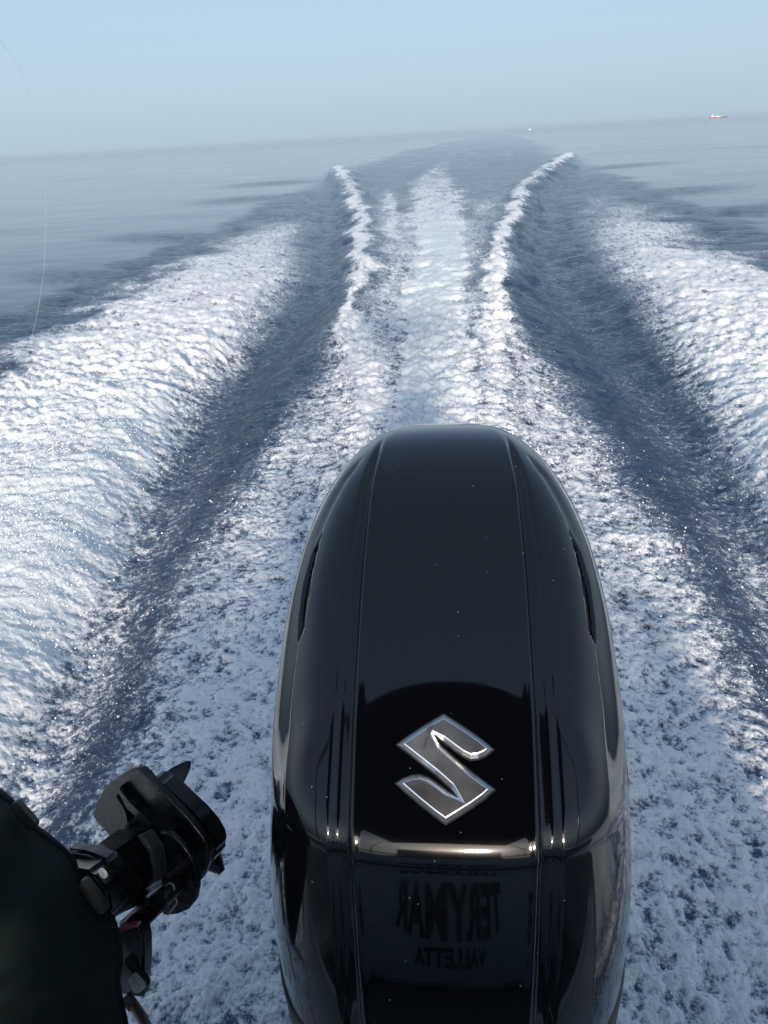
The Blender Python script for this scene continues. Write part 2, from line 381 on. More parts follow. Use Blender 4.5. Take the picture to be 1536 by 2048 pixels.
# ------------------------------------------------------------------ materials
M_gloss = mat('gloss_black_paint', (.0010, .0013, .0022), .2, 0, .08, 1.0, noise=(9, .25, .04), coat_rough=.03)
M_blk = mat('black_plastic', (.012, .013, .014), .42, noise=(30, .3, .12))
M_mattblk = mat('vent_black', (.008, .010, .012), .35)
M_chrome = mat('chrome', (.97, .97, .97), .26, 1.0, noise=(14, .04, .05))
M_silver = mat('silver_decal', (.75, .77, .80), .22, .9)
M_wet = mat('wet_black_paint', (.007, .008, .009), .22, noise=(45, .6, .16), bump=(220, .25, .002))
M_cover = mat('cover_fabric', (.0070, .0135, .0128), .95, 0, .2, noise=(60, .35, .1), bump=(900, .35, .001))
M_rub = mat('rubber', (.008, .009, .009), .5, noise=(40, .3, .1))
M_rib = mat('dark_grey_paint', (.035, .040, .042), .4, noise=(60, .5, .15))  # dark grey, brightened so the ribs show against the black leg
M_pink = mat('pink_tag', (.55, .12, .28), .5, noise=(80, .25, .1))
M_grey = mat('grey_metal', (.42, .41, .37), .4, .5, noise=(60, .2, .1))
M_white = mat('white_ring', (.62, .66, .66), .4, noise=(80, .15, .1))
M_hose = mat('brown_hose', (.06, .045, .04), .5, noise=(40, .4, .1))

# ------------------------------------------------------------------ main outboard
MX = -0.022
motor = thing('outboard_motor', (MX, .95, 0), 'large glossy black outboard motor with a chrome emblem on its cowling', 'outboard motor')
PROF = np.array([(.55, 1.02), (.66, 1.105), (.70, 1.135), (.76, 1.181), (.85, 1.246), (1.0, 1.346), (1.1, 1.406), (1.2, 1.452), (1.28, 1.475), (1.34, 1.484), (1.40, 1.483), (1.46, 1.470), (1.52, 1.444), (1.6, 1.39), (1.7, 1.28)])
def spline1(x, k):
    # cubic Hermite through the knots
    xs, ys = k[:, 0], k[:, 1]; m_ = np.gradient(ys, xs)
    i = np.clip(np.searchsorted(xs, x) - 1, 0, len(xs) - 2); hh = xs[i + 1] - xs[i]; t = np.clip((x - xs[i]) / hh, 0, 1)
    return (2 * t**3 - 3 * t**2 + 1) * ys[i] + (t**3 - 2 * t**2 + t) * hh * m_[i] + (-2 * t**3 + 3 * t**2) * ys[i + 1] + (t**3 - t**2) * hh * m_[i + 1]
YC, LF, LR, WX = 1.00, .305, .60, .287
def cowl_surface(nth=640):
    th = np.linspace(0, 2 * np.pi, nth, endpoint=False)
    ct, st = np.cos(th), np.sin(th)
    fr = st < 0
    nf = np.where(fr, 3.0, 2.05)
    OX = WX * np.sign(ct) * np.abs(ct) ** (2 / nf)
    OY = YC + np.where(fr, LF, LR) * np.sign(st) * np.abs(st) ** (2 / nf)
    # evenly re-space the outline by arc length
    seg = np.hypot(np.diff(np.append(OX, OX[0])), np.diff(np.append(OY, OY[0]))); s = np.concatenate([[0], np.cumsum(seg)])
    u = np.linspace(0, s[-1], nth, endpoint=False)
    OX = np.interp(u, s, np.append(OX, OX[0])); OY = np.interp(u, s, np.append(OY, OY[0]))
    front = sm(np.clip((YC - .10 - OY) / (LF - .10), 0, 1))
    rear = sm(np.clip((OY - YC - .15) / (LR - .15), 0, 1))
    Rr = .15 * (1 - front) * (1 - rear) + .024 * front + .13 * rear       # edge radius
    # centre spine: shrink towards a segment
    CYs = np.clip(OY, YC - .12, YC + .25)
    dist = np.hypot(OX, OY - CYs)
    rows_ = []
    tt = np.concatenate([np.linspace(0, .4, 40)[:-1], .4 + .6 * np.sin(np.linspace(0, np.pi / 2, 110))])
    for t in tt:
        # the last stretch is the rounded edge, parametrised by angle
        e = (1 - t) * dist
        x = OX * t; y = CYs + (OY - CYs) * t
        crown = .040 * (np.abs(x) / WX) ** 2.4
        ee = np.clip((Rr - e) / Rr, 0, 1)
        z = spline1(y, PROF) - crown - Rr * (1 - np.sqrt(np.clip(1 - ee ** 2, 0, 1)))
        rows_.append(np.stack([x, y, z], -1))
    edge = rows_[-1]
    zs = edge[:, 2]
    for k in np.linspace(0, 1, 60)[1:]:
        z = zs + (.60 - zs) * k
        d = zs - z
        bulge = .010 * np.sin(np.pi * np.clip(k * 1.4, 0, 1))
        tp = 1 + .115 * k
        x = edge[:, 0] * (tp + bulge / .25)
        y = YC + (edge[:, 1] - YC) * (1 - .05 * k ** 2 * (1 - front)) - front * d * .29 + front * .06 * k ** 2.5
        rows_.append(np.stack([x, y, z], -1))
    return np.array(rows_), len(tt)
CS, NTOP = cowl_surface()
def grid_normals(G):
    du = np.roll(G, -1, 1) - np.roll(G, 1, 1); dv = np.gradient(G, axis=0)
    nn = np.cross(dv, du); nn /= np.linalg.norm(nn, axis=-1, keepdims=True) + 1e-9
    return nn
_n = grid_normals(CS)
if _n[20, :, 2].mean() < 0: _n = -_n
# ---- sculpted lines: two tapering channels, crease along the shoulder, intake recess on each side
Xc, Yc_, Zc = CS[..., 0], CS[..., 1], CS[..., 2]
ax = np.abs(Xc)
onface = (np.arange(CS.shape[0]) >= NTOP)[:, None] & (Yc_ < YC - .05)
ycl = np.where(onface, .70, Yc_)
inner_l = np.interp(ycl, [.70, .85, 1.0, 1.2, 1.36], [.127, .130, .130, .126, .113])
wid = np.interp(ycl, [.70, .85, 1.05, 1.25, 1.36], [.024, .023, .019, .012, .002])
inner_l = np.where(onface, .127 - .012 * np.clip((1.13 - Zc) / .5, 0, 1), inner_l)
depth = .0095 * sstep(1.375, 1.25, ycl) * (Yc_ < 1.4) * np.where(onface & (ax > .2), 0, 1)
def smn(a, b, x): return sstep(a, b, x)
ch = smn(inner_l, inner_l + .007, ax) * (1 - smn(inner_l + wid - .002, inner_l + wid + .012, ax))
ridge = np.exp(-((ax - inner_l + .003) / .0050) ** 2)
disp = -depth * ch + .0020 * ridge * (depth > 0) * sstep(1.375, 1.25, ycl)
# crease along the shoulder and the long intake slit in it
top_row = (np.arange(CS.shape[0]) < NTOP + 6)[:, None]
SCY = [.72, .80, .90, .99, 1.05, 1.10, 1.158, 1.193, 1.244, 1.30]; SCX = [.226, .236, .240, .236, .232, .224, .213, .199, .177, .150]
cr_x = np.interp(Yc_, SCY, SCX)
scf = sstep(.74, .86, Yc_) * sstep(1.315, 1.26, Yc_) * top_row
disp = disp - .0055 * scf * sstep(-.001, .006, ax - cr_x) * (1 - sstep(.010, .042, ax - cr_x))
VY = [.985, .995, 1.031, 1.083, 1.13, 1.165]; VIN = [.2345, .2295, .2285, .2245, .2185, .2115]; VOUT = [.238, .243, .2455, .243, .233, .2125]
vin, vout = np.interp(Yc_, VY, VIN), np.interp(Yc_, VY, VOUT)
vm = sstep(-.0020, .0024, ax - vin) * sstep(-.0020, .0024, vout - ax) * sstep(.982, .992, Yc_) * sstep(1.168, 1.150, Yc_) * top_row
disp = disp - .018 * vm
CS2 = CS + _n * disp[..., None]
ZCUT = .78                                                # seam between upper cowling and lower pan
def grid_mesh(name, G, m, parent, wrap=True, smooth=True):
    nv, nu = G.shape[:2]
    idx = np.arange(nv * nu).reshape(nv, nu)
    if wrap: a = idx[:-1]; b = np.roll(idx, -1, 1)[:-1]; c = np.roll(idx, -1, 1)[1:]; d = idx[1:]
    else: a = idx[:-1, :-1]; b = idx[:-1, 1:]; c = idx[1:, 1:]; d = idx[1:, :-1]
    q = np.stack([a, b, c, d], -1).reshape(-1, 4)
    v = G.reshape(-1, 3).copy(); v[:, 0] += MX
    me = bpy.data.meshes.new(name); me.from_pydata(v.tolist(), [], q.tolist())
    bm = bmesh.new(); bm.from_mesh(me)
    bmesh.ops.remove_doubles(bm, verts=bm.verts, dist=1.5e-4)
    bmesh.ops.recalc_face_normals(bm, faces=bm.faces); bm.to_mesh(me); bm.free()
    return link_mesh(name, me, m, parent, smooth)
nrow = CS2.shape[0]
zmean = CS2[..., 2].mean(1)
lastc = int(np.argmax((np.arange(nrow) >= NTOP) & (zmean < ZCUT + .03)))
rim = CS2[lastc].copy(); cen = np.array([0, YC, 0])
rims = []
for k in range(1, 7):                                     # the lower rim rolls inwards
    a = k / 6 * math.pi / 2; q = rim.copy()
    nxy = _n[lastc].copy(); nxy[:, 2] = 0; nxy /= np.linalg.norm(nxy, axis=1, keepdims=True)
    q -= nxy * .014 * (1 - math.cos(a)); q[:, 2] -= .014 * math.sin(a); rims.append(q)
cowl = grid_mesh('cowling', np.concatenate([CS2[:lastc + 1], np.array(rims)]), M_gloss, motor)
pan_rows = []
nxy = _n[lastc].copy(); nxy[:, 2] = 0; nxy /= np.linalg.norm(nxy, axis=1, keepdims=True)
for dz, off in ((-.006, -.02), (-.0105, -.004), (-.016, .003), (-.03, .006), (-.10, .008), (-.18, -.002), (-.26, -.03), (-.33, -.07), (-.37, -.11)):
    q = rim + nxy * off; q[:, 2] = rim[:, 2] * .7 + zmean[lastc] * .3 + dz; q[:, 0] *= 1 + dz * .25
    pan_rows.append(q)
_n2 = M_gloss.node_tree.nodes; _l2 = M_gloss.node_tree.links; _b2 = _n2['Principled BSDF']
_tcg = _n2.new('ShaderNodeTexCoord')
def speck(scale, rad, seed):
    v_ = _n2.new('ShaderNodeTexVoronoi'); v_.inputs['Scale'].default_value = scale; v_.inputs['Randomness'].default_value = 1
    _l2.new(_tcg.outputs['Object'], v_.inputs['Vector'])
    a_ = _n2.new('ShaderNodeMath'); a_.operation = 'LESS_THAN'; a_.inputs[1].default_value = rad; _l2.new(v_.outputs['Distance'], a_.inputs[0])
    sp_ = _n2.new('ShaderNodeSeparateColor'); _l2.new(v_.outputs['Color'], sp_.inputs[0])
    g_ = _n2.new('ShaderNodeMath'); g_.operation = 'GREATER_THAN'; g_.inputs[1].default_value = .90; _l2.new(sp_.outputs[0], g_.inputs[0])
    m2 = _n2.new('ShaderNodeMath'); m2.operation = 'MULTIPLY'; _l2.new(a_.outputs[0], m2.inputs[0]); _l2.new(g_.outputs[0], m2.inputs[1])
    return m2.outputs[0]
_ad = _n2.new('ShaderNodeMath'); _ad.operation = 'MAXIMUM'; _l2.new(speck(38, .045, 1), _ad.inputs[0]); _l2.new(speck(85, .06, 2), _ad.inputs[1])
_cm = _n2.new('ShaderNodeMixRGB'); _cm.inputs['Color2'].default_value = (.28, .30, .32, 1)
_cm.inputs['Color1'].default_value = (.0010, .0013, .0022, 1); _l2.new(_ad.outputs[0], _cm.inputs['Fac']); _l2.new(_cm.outputs[0], _b2.inputs['Base Color'])
_b2.inputs['Coat IOR'].default_value = 1.60
# streaky film of dried salt dulls the lacquer here and there
_fn = _n2.new('ShaderNodeTexNoise'); _fn.inputs['Scale'].default_value = 5; _fn.inputs['Detail'].default_value = 9; _fn.inputs['Roughness'].default_value = .7
_l2.new(_tcg.outputs['Object'], _fn.inputs['Vector'])
_fm = _n2.new('ShaderNodeMapRange'); _fm.inputs['From Min'].default_value = .42; _fm.inputs['From Max'].default_value = .75; _fm.inputs['To Min'].default_value = .02; _fm.inputs['To Max'].default_value = .10
_l2.new(_fn.outputs['Fac'], _fm.inputs['Value']); _l2.new(_fm.outputs['Result'], _b2.inputs['Coat Roughness'])
tag(grid_mesh('lower_pan', np.array(pan_rows), M_blk, motor), 'satin black pan below the cowling')
for sgn in (-1, 1):                                       # dark floor of each intake slit
    yv = np.linspace(.988, 1.162, 40); a_, b_ = np.interp(yv, VY, VIN), np.interp(yv, VY, VOUT)
    sel = CS[:NTOP].reshape(-1, 3); nn_ = _n[:NTOP].reshape(-1, 3)
    pts = []
    for y_, p_, q_ in zip(yv, a_, b_):
        row_ = []
        for x_ in np.linspace(p_ - .001, q_ + .001, 5):
            d2_ = (sel[:, 0] - sgn * x_) ** 2 + (sel[:, 1] - y_) ** 2; k = np.argpartition(d2_, 8)[:8]; w_ = 1 / (d2_[k] + 4e-6); w_ /= w_.sum()
            row_.append(np.array([sgn * x_, y_, (sel[k, 2] * w_).sum()]) - (nn_[k] * w_[:, None]).sum(0) * .0135)
        pts.append(row_)
    grid_mesh('air_intake', np.array(pts), M_mattblk, cowl, wrap=False)
# silver side decals on the walls
for sgn in (-1, 1):
    for (y0, y1, k0, k1) in ((.93, 1.22, 5, 13), (.97, 1.30, 17, 20)):
        cols = [j for j in range(CS.shape[1]) if CS[NTOP + 5, j, 0] * sgn > .12 and y0 < CS[NTOP + 5, j, 1] < y1]
        cols = sorted(cols, key=lambda j: CS[NTOP + 5, j, 1])
        G = np.array([[CS[NTOP + k, j] + _n[NTOP + k, j] * .0013 for j in cols] for k in range(k0, k1)])
        grid_mesh('side_decal', G, M_silver, cowl, wrap=False)
# chrome emblem
EMO = Vector((MX + .0025, .787, 1.2010)); EMU = Vector((1, 0, 0)); EMV = Vector((0, .1145, .0825)).normalized(); EMN = EMU.cross(EMV)
def em(px, py, h=0): return EMO + EMU * ((px - 748.5) / 363 * .134) + EMV * ((310 - py) / 380 * .146) + EMN * h
EMP = [(567, 232), (610, 201), (655, 172), (700, 145), (743, 120), (790, 147), (840, 178), (888, 210), (930, 243), (905, 262), (876, 275), (845, 279), (812, 264),
       (780, 243), (740, 215), (703, 194), (730, 234), (786, 280), (848, 328), (930, 383), (895, 412), (850, 442), (800, 471), (750, 500), (705, 472), (655, 437), (610, 404), (567, 370),
       (590, 355), (620, 344), (652, 340), (684, 349), (715, 367), (755, 394), (797, 414), (770, 380), (715, 336), (650, 290)]
def em_offset(pts, d, off):
    n_ = len(pts); out = []
    for i_ in range(n_):
        d1 = (pts[i_] - pts[i_ - 1]).normalized(); d2 = (pts[(i_ + 1) % n_] - pts[i_]).normalized()
        a, b = EMN.cross(d1), EMN.cross(d2)               # sideways of each edge
        m_ = a + b
        if m_.length < .25: out.append(pts[i_] + (d1 - d2).normalized() * (-off) * .6); continue
        m_.normalize(); out.append(pts[i_] + m_ * d / max(.5, m_.dot(a)))
    return out
def emblem_mesh(name, rings, m, parent):
    """rings: (outward offset, height)"""
    base = [em(x, y) for x, y in EMP]
    ar = sum((base[i_ - 1] - EMO).cross(base[i_] - EMO).dot(EMN) for i_ in range(len(base)))
    sg = -1 if ar > 0 else 1
    bm = bmesh.new(); R_ = []
    for off, h in rings: R_.append([bm.verts.new(p + EMN * h) for p in em_offset(base, off * sg, off)])
    n_ = len(base)
    for a, b in zip(R_, R_[1:]):
        for k in range(n_): bm.faces.new((a[k], a[(k + 1) % n_], b[(k + 1) % n_], b[k]))
    f = bm.faces.new(R_[-1]); bmesh.ops.triangulate(bm, faces=[f])
    return from_bm(name, bm, m, parent, False)
emb = emblem_mesh('emblem', [(0, -.006), (0, .0024), (-.0046, .0076), (-.0062, .0082)], M_chrome, cowl)
tag(emb, 'chrome S-shaped emblem')
emblem_mesh('emblem_backing', [(.0024, -.008), (.0024, .0008), (.0016, .0016)], M_blk, emb)
# the leg and the bracket below (behind and under the cowling)
def loft(name, secs, m, parent, n=20):
    """secs: (y, z, half_x, half_len) rounded sections stacked"""
    rows_ = []
    for (yc, zc, hx, hl) in secs:
        a = np.linspace(0, 2 * np.pi, n, endpoint=False)
        rows_.append(np.stack([hx * np.sign(np.cos(a)) * np.abs(np.cos(a)) ** .75, yc + hl * np.sign(np.sin(a)) * np.abs(np.sin(a)) ** .75, zc + 0 * a], -1))
    return grid_mesh(name, np.array(rows_), m, parent)
loft('drive_leg', [(1.0, .70, .16, .30), (1.0, .58, .12, .26), (1.02, .40, .085, .20), (1.05, .15, .07, .17), (1.06, -.10, .06, .16), (1.07, -.45, .05, .15), (1.07, -.7, .02, .12)], M_blk, motor)
box('clamp_bracket', (MX - .12, .40, .28), (MX + .12, .90, .66), M_blk, motor, .03, 3)

# ------------------------------------------------------------------ the boat (seen mirrored in the cowling)
M_hull = mat('hull_gelcoat', (.55, .57, .58), .25, noise=(4, .05, .05))
M_deck = mat('deck', (.10, .11, .115), .6, noise=(30, .2, .1))
M_pad = mat('seat_vinyl', (.46, .56, .60), .5, noise=(20, .1, .08), bump=(300, .15, .001))
M_canvas = mat('canopy_canvas', (.012, .013, .015), .9, noise=(40, .2, .05))
M_tube = mat('tube_metal', (.12, .12, .12), .3, .8)
M_letter = mat('print_black', (.006, .006, .007), .6)
M_glass = mat('windscreen_tint', (.02, .022, .025), .08)
boat = thing('motor_boat', (0, -2.5, 0), 'motor boat under a dark canopy, mirrored in the glossy outboard cowling', 'boat')
def loft_any(name, rows_, m, parent, wrap=False):
    o = grid_mesh(name, np.array(rows_) - np.array([MX, 0, 0]), m, parent, wrap); return o
hull = []
for y_, hb, zk, zg in ((.40, 1.12, -.35, .74), (-1, 1.16, -.38, .78), (-2.5, 1.14, -.36, .84), (-4, .95, -.25, .92), (-5, .62, -.05, 1.0), (-5.8, .08, .5, 1.08)):
    pr = [(-hb * .9, zg), (-hb, zg - .02), (-hb * 1.0, zg - .25), (-hb * .93, .12 + zk * .2), (-hb * .5, zk * .55), (0, zk), (hb * .5, zk * .55), (hb * .93, .12 + zk * .2), (hb, zg - .25), (hb, zg - .02), (hb * .9, zg)]
    hull.append([(x_, y_, z_) for x_, z_ in pr])
loft_any('hull', hull, M_hull, boat)
box('transom', (-1.0, .34, -.25), (1.0, .40, .60), M_hull, boat, .015)
box('deck', (-1.02, -4.2, .20), (1.02, .335, .26), M_deck, boat, .01)
for sx in (-1, 1): box('gunwale', (sx * 1.04 - .10, -3.6, .72), (sx * 1.04 + .10, .36, .80), M_hull, boat, .03, 3)
seat = box('seat', (-.86, -.95, .262), (.86, -.36, .56), M_pad, boat, .05, 4)
SB0, SBT = -.34, .10                                     # seat back facing aft, leaning forward at the top
def backrest():
    bm = bmesh.new()
    pts = [(-.345, .27), (-.30, .30), (-.36, .98), (-.42, 1.02), (-.48, .98), (-.44, .30)]
    vs_ = [bm.verts.new((-.88, y_, z_)) for y_, z_ in pts]; f = bm.faces.new(vs_)
    r_ = bmesh.ops.extrude_face_region(bm, geom=[f]); bmesh.ops.translate(bm, vec=(1.76, 0, 0), verts=[v for v in r_['geom'] if isinstance(v, bmesh.types.BMVert)])
    bmesh.ops.bevel(bm, geom=list(bm.edges), offset=.018, segments=3, affect='EDGES', clamp_overlap=True)
    return from_bm('backrest', bm, M_pad, boat)
bk = backrest()
def lettering(txt, width, zc, height, arch, parent):
    cu = bpy.data.curves.new('lettering', 'FONT'); cu.body = txt; cu.align_x = 'CENTER'; cu.size = 1; cu.offset = .042; cu.space_character = 1.05
    to = bpy.data.objects.new('lettering', cu); C.objects.link(to)
    dg = bpy.context.evaluated_depsgraph_get(); me = bpy.data.meshes.new_from_object(to.evaluated_get(dg))
    bpy.data.objects.remove(to); bpy.data.curves.remove(cu)
    n_ = len(me.vertices); co = np.empty(n_ * 3); me.vertices.foreach_get('co', co); co = co.reshape(-1, 3)
    x0, x1, y0, y1 = co[:, 0].min(), co[:, 0].max(), co[:, 1].min(), co[:, 1].max()
    u = (co[:, 0] - (x0 + x1) / 2) / (x1 - x0); v = (co[:, 1] - y0) / (y1 - y0)
    hh = height * (1 - arch * (2 * np.abs(u)) ** 2)
    z = zc + height / 2 - (1 - v) * hh
    yf = -.30 - (z - .30) * (.06 / .68) + .0035
    out = np.stack([-u * width + MX + .005, yf, z], -1)     # read from aft, looking forward
    me.vertices.foreach_set('co', out.ravel()); me.update()
    return link_mesh('lettering', me, M_letter, parent, False)
lettering('TERYMAR', .49, .60, .205, .22, bk); lettering('VALLETTA', .28, .43, .085, .15, bk)
# canopy: arched cloth on poles
can = []
for y_ in np.linspace(.48, -1.9, 11):
    can.append([(x_, y_ + .10 * (x_ / .62) ** 2 * -1, 2.62 - .13 * (x_ / .62) ** 2 - .05 * ((y_ + 1.3) / 1.2) ** 2) for x_ in np.linspace(-.62, .62, 15)])
cn = loft_any('canopy', can, M_canvas, boat)
sd_ = cn.modifiers.new('thickness', 'SOLIDIFY'); sd_.thickness = .02
for sx in (-1, 1):
    for y_ in (.38, -1.8): tube('canopy_pole', [(sx * 1.02, y_ - .35, .80), (sx * .97, y_ - .2, 1.7), (sx * .63, y_, 2.46)], .014, M_tube, boat)
tube('rail', [(-1.0, -.30, .80), (-.98, -.30, 1.12), (-.5, -.42, 1.16), (.5, -.42, 1.16), (.98, -.30, 1.12), (1.0, -.30, .80)], .012, M_tube, boat)
box('console', (-.5, -2.3, .262), (.5, -1.7, 1.15), M_deck, boat, .05, 3)
prism('windscreen', [Vector((-.55, -2.2, 1.14)), Vector((.55, -2.2, 1.14)), Vector((.5, -1.95, 1.75)), Vector((-.5, -1.95, 1.75))], Vector((0, .012, .004)), M_glass, boat, .004)

# ------------------------------------------------------------------ auxiliary outboard, tilted up
AXK = (EX * .50 + EY * .30 + _f0 * .80).normalized()          # along its leg, from the boat outwards
kick = thing('auxiliary_outboard', P(260, 1760, 1.5) + Vector((0, 0, -.2)), 'small black outboard tilted up with its propeller out of the water', 'outboard motor')
KO = P(330, 1690, 1.50)
def onplane(px, py, off=0., nrm=AXK):
    d = ray(px, py); t = (KO + AXK * off - CAMP).dot(nrm) / d.dot(nrm); return CAMP + d * t
def plate(name, px, off, thick, m, parent, bev=.004):
    return prism(name, [onplane(x, y, off) for x, y in px], AXK * thick, m, parent, bev, 3)
def arc(cx, cy, rx, ry, a0, a1, n): return [(cx + rx * math.cos(R(a0 + (a1 - a0) * i / n)), cy + ry * math.sin(R(a0 + (a1 - a0) * i / n))) for i in range(n + 1)]
gear = plate('anti_ventilation_plate', [(184, 1632), (190, 1612), (205, 1580), (222, 1563), (262, 1538), (276, 1536), (286, 1543), (318, 1578), (345, 1606), (375, 1638), (402, 1672), (413, 1692), (417, 1712), (414, 1735), (404, 1758), (385, 1775), (340, 1772), (280, 1735), (232, 1688), (200, 1652)], .0, .016, M_wet, kick)
plate('gearcase', [(290, 1562), (312, 1566), (348, 1602), (382, 1634), (408, 1664), (424, 1692), (428, 1712), (422, 1724), (398, 1750), (375, 1752), (320, 1692), (285, 1612)], .024, .05, M_wet, kick, .012)
# torpedo and propeller behind the plate
ptc = onplane(352, 1632, .13)
pd = (onplane(285, 1560, .13) - onplane(400, 1700, .13)).normalized()
tube('gearcase_torpedo', [ptc - pd * .16, ptc - pd * .13, ptc - pd * .08, ptc + pd * .0, ptc + pd * .03], [.008, .024, .034, .036, .030], M_wet, kick, 18)
prop = tube('propeller_hub', [ptc + pd * .032, ptc + pd * .045, ptc + pd * .075, ptc + pd * .085], [.030, .034, .028, .014], M_wet, kick, 18)
def blade(name, px, off, thick, m, parent, tw=.0):
    pts = [onplane(x, y, off + tw * (i / len(px))) for i, (x, y) in enumerate(px)]
    return prism(name, pts, AXK * thick, m, parent, .002, 2)
blade('propeller_blade', [(312, 1566), (322, 1553), (340, 1538), (358, 1529), (374, 1523), (380, 1526), (378, 1540), (368, 1562), (356, 1584), (346, 1602), (336, 1598), (322, 1580)], .10, .006, M_wet, prop, .03)
blade('propeller_blade', [(290, 1552), (296, 1541), (301, 1542), (304, 1552), (318, 1566), (312, 1580), (296, 1566)], .07, .006, M_wet, prop, .01)
blade('propeller_blade', [(372, 1614), (378, 1609), (392, 1622), (405, 1637), (407, 1648), (398, 1650), (382, 1634)], .12, .006, M_wet, prop, .01)
plate('trim_fin', [(232, 1579), (238, 1576), (262, 1606), (300, 1642), (345, 1668), (338, 1673), (290, 1650), (252, 1618)], -.016, .018, M_wet, gear, .003)
plate('trim_rib', [(228, 1594), (232, 1592), (246, 1612), (254, 1632), (256, 1646), (252, 1648), (246, 1630), (238, 1612)], -.010, .012, M_wet, gear, .002)
# leg between plate and bracket
def legpoly(px, off): return [onplane(x, y, off) for x, y in px]
def strut(name, a, b, m, parent, bev=.006):
    bm = bmesh.new(); va = [bm.verts.new(p) for p in a]; vb = [bm.verts.new(p) for p in b]; n_ = len(a)
    bm.faces.new(va); bm.faces.new(vb[::-1])
    for i_ in range(n_): bm.faces.new((va[i_], vb[i_], vb[(i_ + 1) % n_], va[(i_ + 1) % n_]))
    bmesh.ops.bevel(bm, geom=list(bm.edges), offset=bev, segments=3, affect='EDGES', clamp_overlap=True)
    return from_bm(name, bm, m, parent)
leg = strut('drive_leg', legpoly([(235, 1655), (298, 1658), (330, 1700), (335, 1760), (310, 1800), (262, 1790), (240, 1730)], -.004), legpoly([(120, 1735), (178, 1745), (212, 1780), (222, 1830), (195, 1850), (150, 1830), (120, 1790)], -.20), M_wet, kick, .010)
splash = plate('splash_plate', [(318, 1664), (340, 1667), (358, 1684), (378, 1710), (392, 1742), (397, 1772), (392, 1800), (376, 1820), (352, 1830), (328, 1832), (318, 1815), (322, 1770), (318, 1715)], -.045, .010, M_wet, kick, .003)
for i_ in range(4):
    ox, oy, of = -6.5 * i_, 3.0 * i_, -.060 - .010 * i_
    plate('leg_rib', [(294 + ox, 1664 + oy), (300 + ox, 1662 + oy), (322 + ox, 1694 + oy), (330 + ox, 1730 + oy), (330 + ox, 1755 + oy), (325 + ox, 1755 + oy), (324 + ox, 1730 + oy), (316 + ox, 1697 + oy)], of, .007, M_rib, leg, .0012)
# tilt arm with rounded end, bracket plates, ring, tag, hooks
arm = plate('tilt_arm', [(236, 1846), (262, 1826), (305, 1792), *arc(318, 1806, 17, 18, -120, 60, 8), (296, 1852), (262, 1882), (244, 1880)], -.10, .045, M_wet, kick, .008)
plate('swivel_bracket', [(236, 1852), (252, 1846), (276, 1858), (284, 1890), (285, 1930), (283, 1965), (270, 1990), (248, 1995), (226, 1960), (220, 1890)], -.135, .03, M_wet, kick, .006)
plate('swivel_bracket', [(130, 1700), (170, 1705), (212, 1722), (236, 1760), (232, 1830), (215, 1850), (180, 1835), (140, 1770)], -.150, .028, M_wet, kick, .006)
tagp = plate('pink_tag', [(236, 1858), (240, 1853), (272, 1848), (275, 1850), (274, 1855), (246, 1863), (238, 1865)], -.150, .010, M_pink, kick, .0015)
def ring(name, px, py, off, r0, r1, h, m, parent):
    c = onplane(px, py, off); u_ = AXK.orthogonal().normalized(); v_ = AXK.cross(u_)
    bm = bmesh.new(); n_ = 24; R_ = []
    for rad, dz in ((r0, 0), (r1, 0), (r1 * .96, h), (r0 * 1.05, h)):
        R_.append([bm.verts.new(c - AXK * dz + (u_ * math.cos(2 * math.pi * k / n_) + v_ * math.sin(2 * math.pi * k / n_)) * rad) for k in range(n_)])
    for a_, b_ in zip(R_, R_[1:] + R_[:1]):
        for k in range(n_): bm.faces.new((a_[k], a_[(k + 1) % n_], b_[(k + 1) % n_], b_[k]))
    return from_bm(name, bm, m, parent)
tag(ring('bolt_ring', 208, 1745, -.200, .0050, .0092, .004, M_white, kick), 'small white ring round a bolt')
for (hx, hy) in ((345, 1772), (350, 1800)):
    tube('wire_hook', [onplane(hx - 20, hy + 4, -.075), onplane(hx - 6, hy - 6, -.08), onplane(hx + 2, hy - 2, -.08), onplane(hx + 4, hy + 6, -.08), onplane(hx - 4, hy + 16, -.075), onplane(hx - 14, hy + 30, -.07)], .0016, M_grey, kick, 8)
plate('latch', [(253, 1962), (262, 1952), (284, 1977), (281, 1986), (268, 1988)], -.160, .012, M_grey, kick, .002)
plate('latch_body', [(238, 1928), (248, 1922), (288, 1976), (284, 1996), (268, 1994), (240, 1950)], -.147, .02, M_blk, kick, .003)
tube('hose', [onplane(252, 1990, -.15), onplane(268, 2010, -.15), onplane(285, 2035, -.16), onplane(305, 2080, -.18), onplane(320, 2150, -.2)], .0095, M_hose, kick, 12)
tube('hose_clamp', [onplane(255, 1998, -.150), onplane(268, 2014, -.151)], .0115, M_rub, kick, 12)

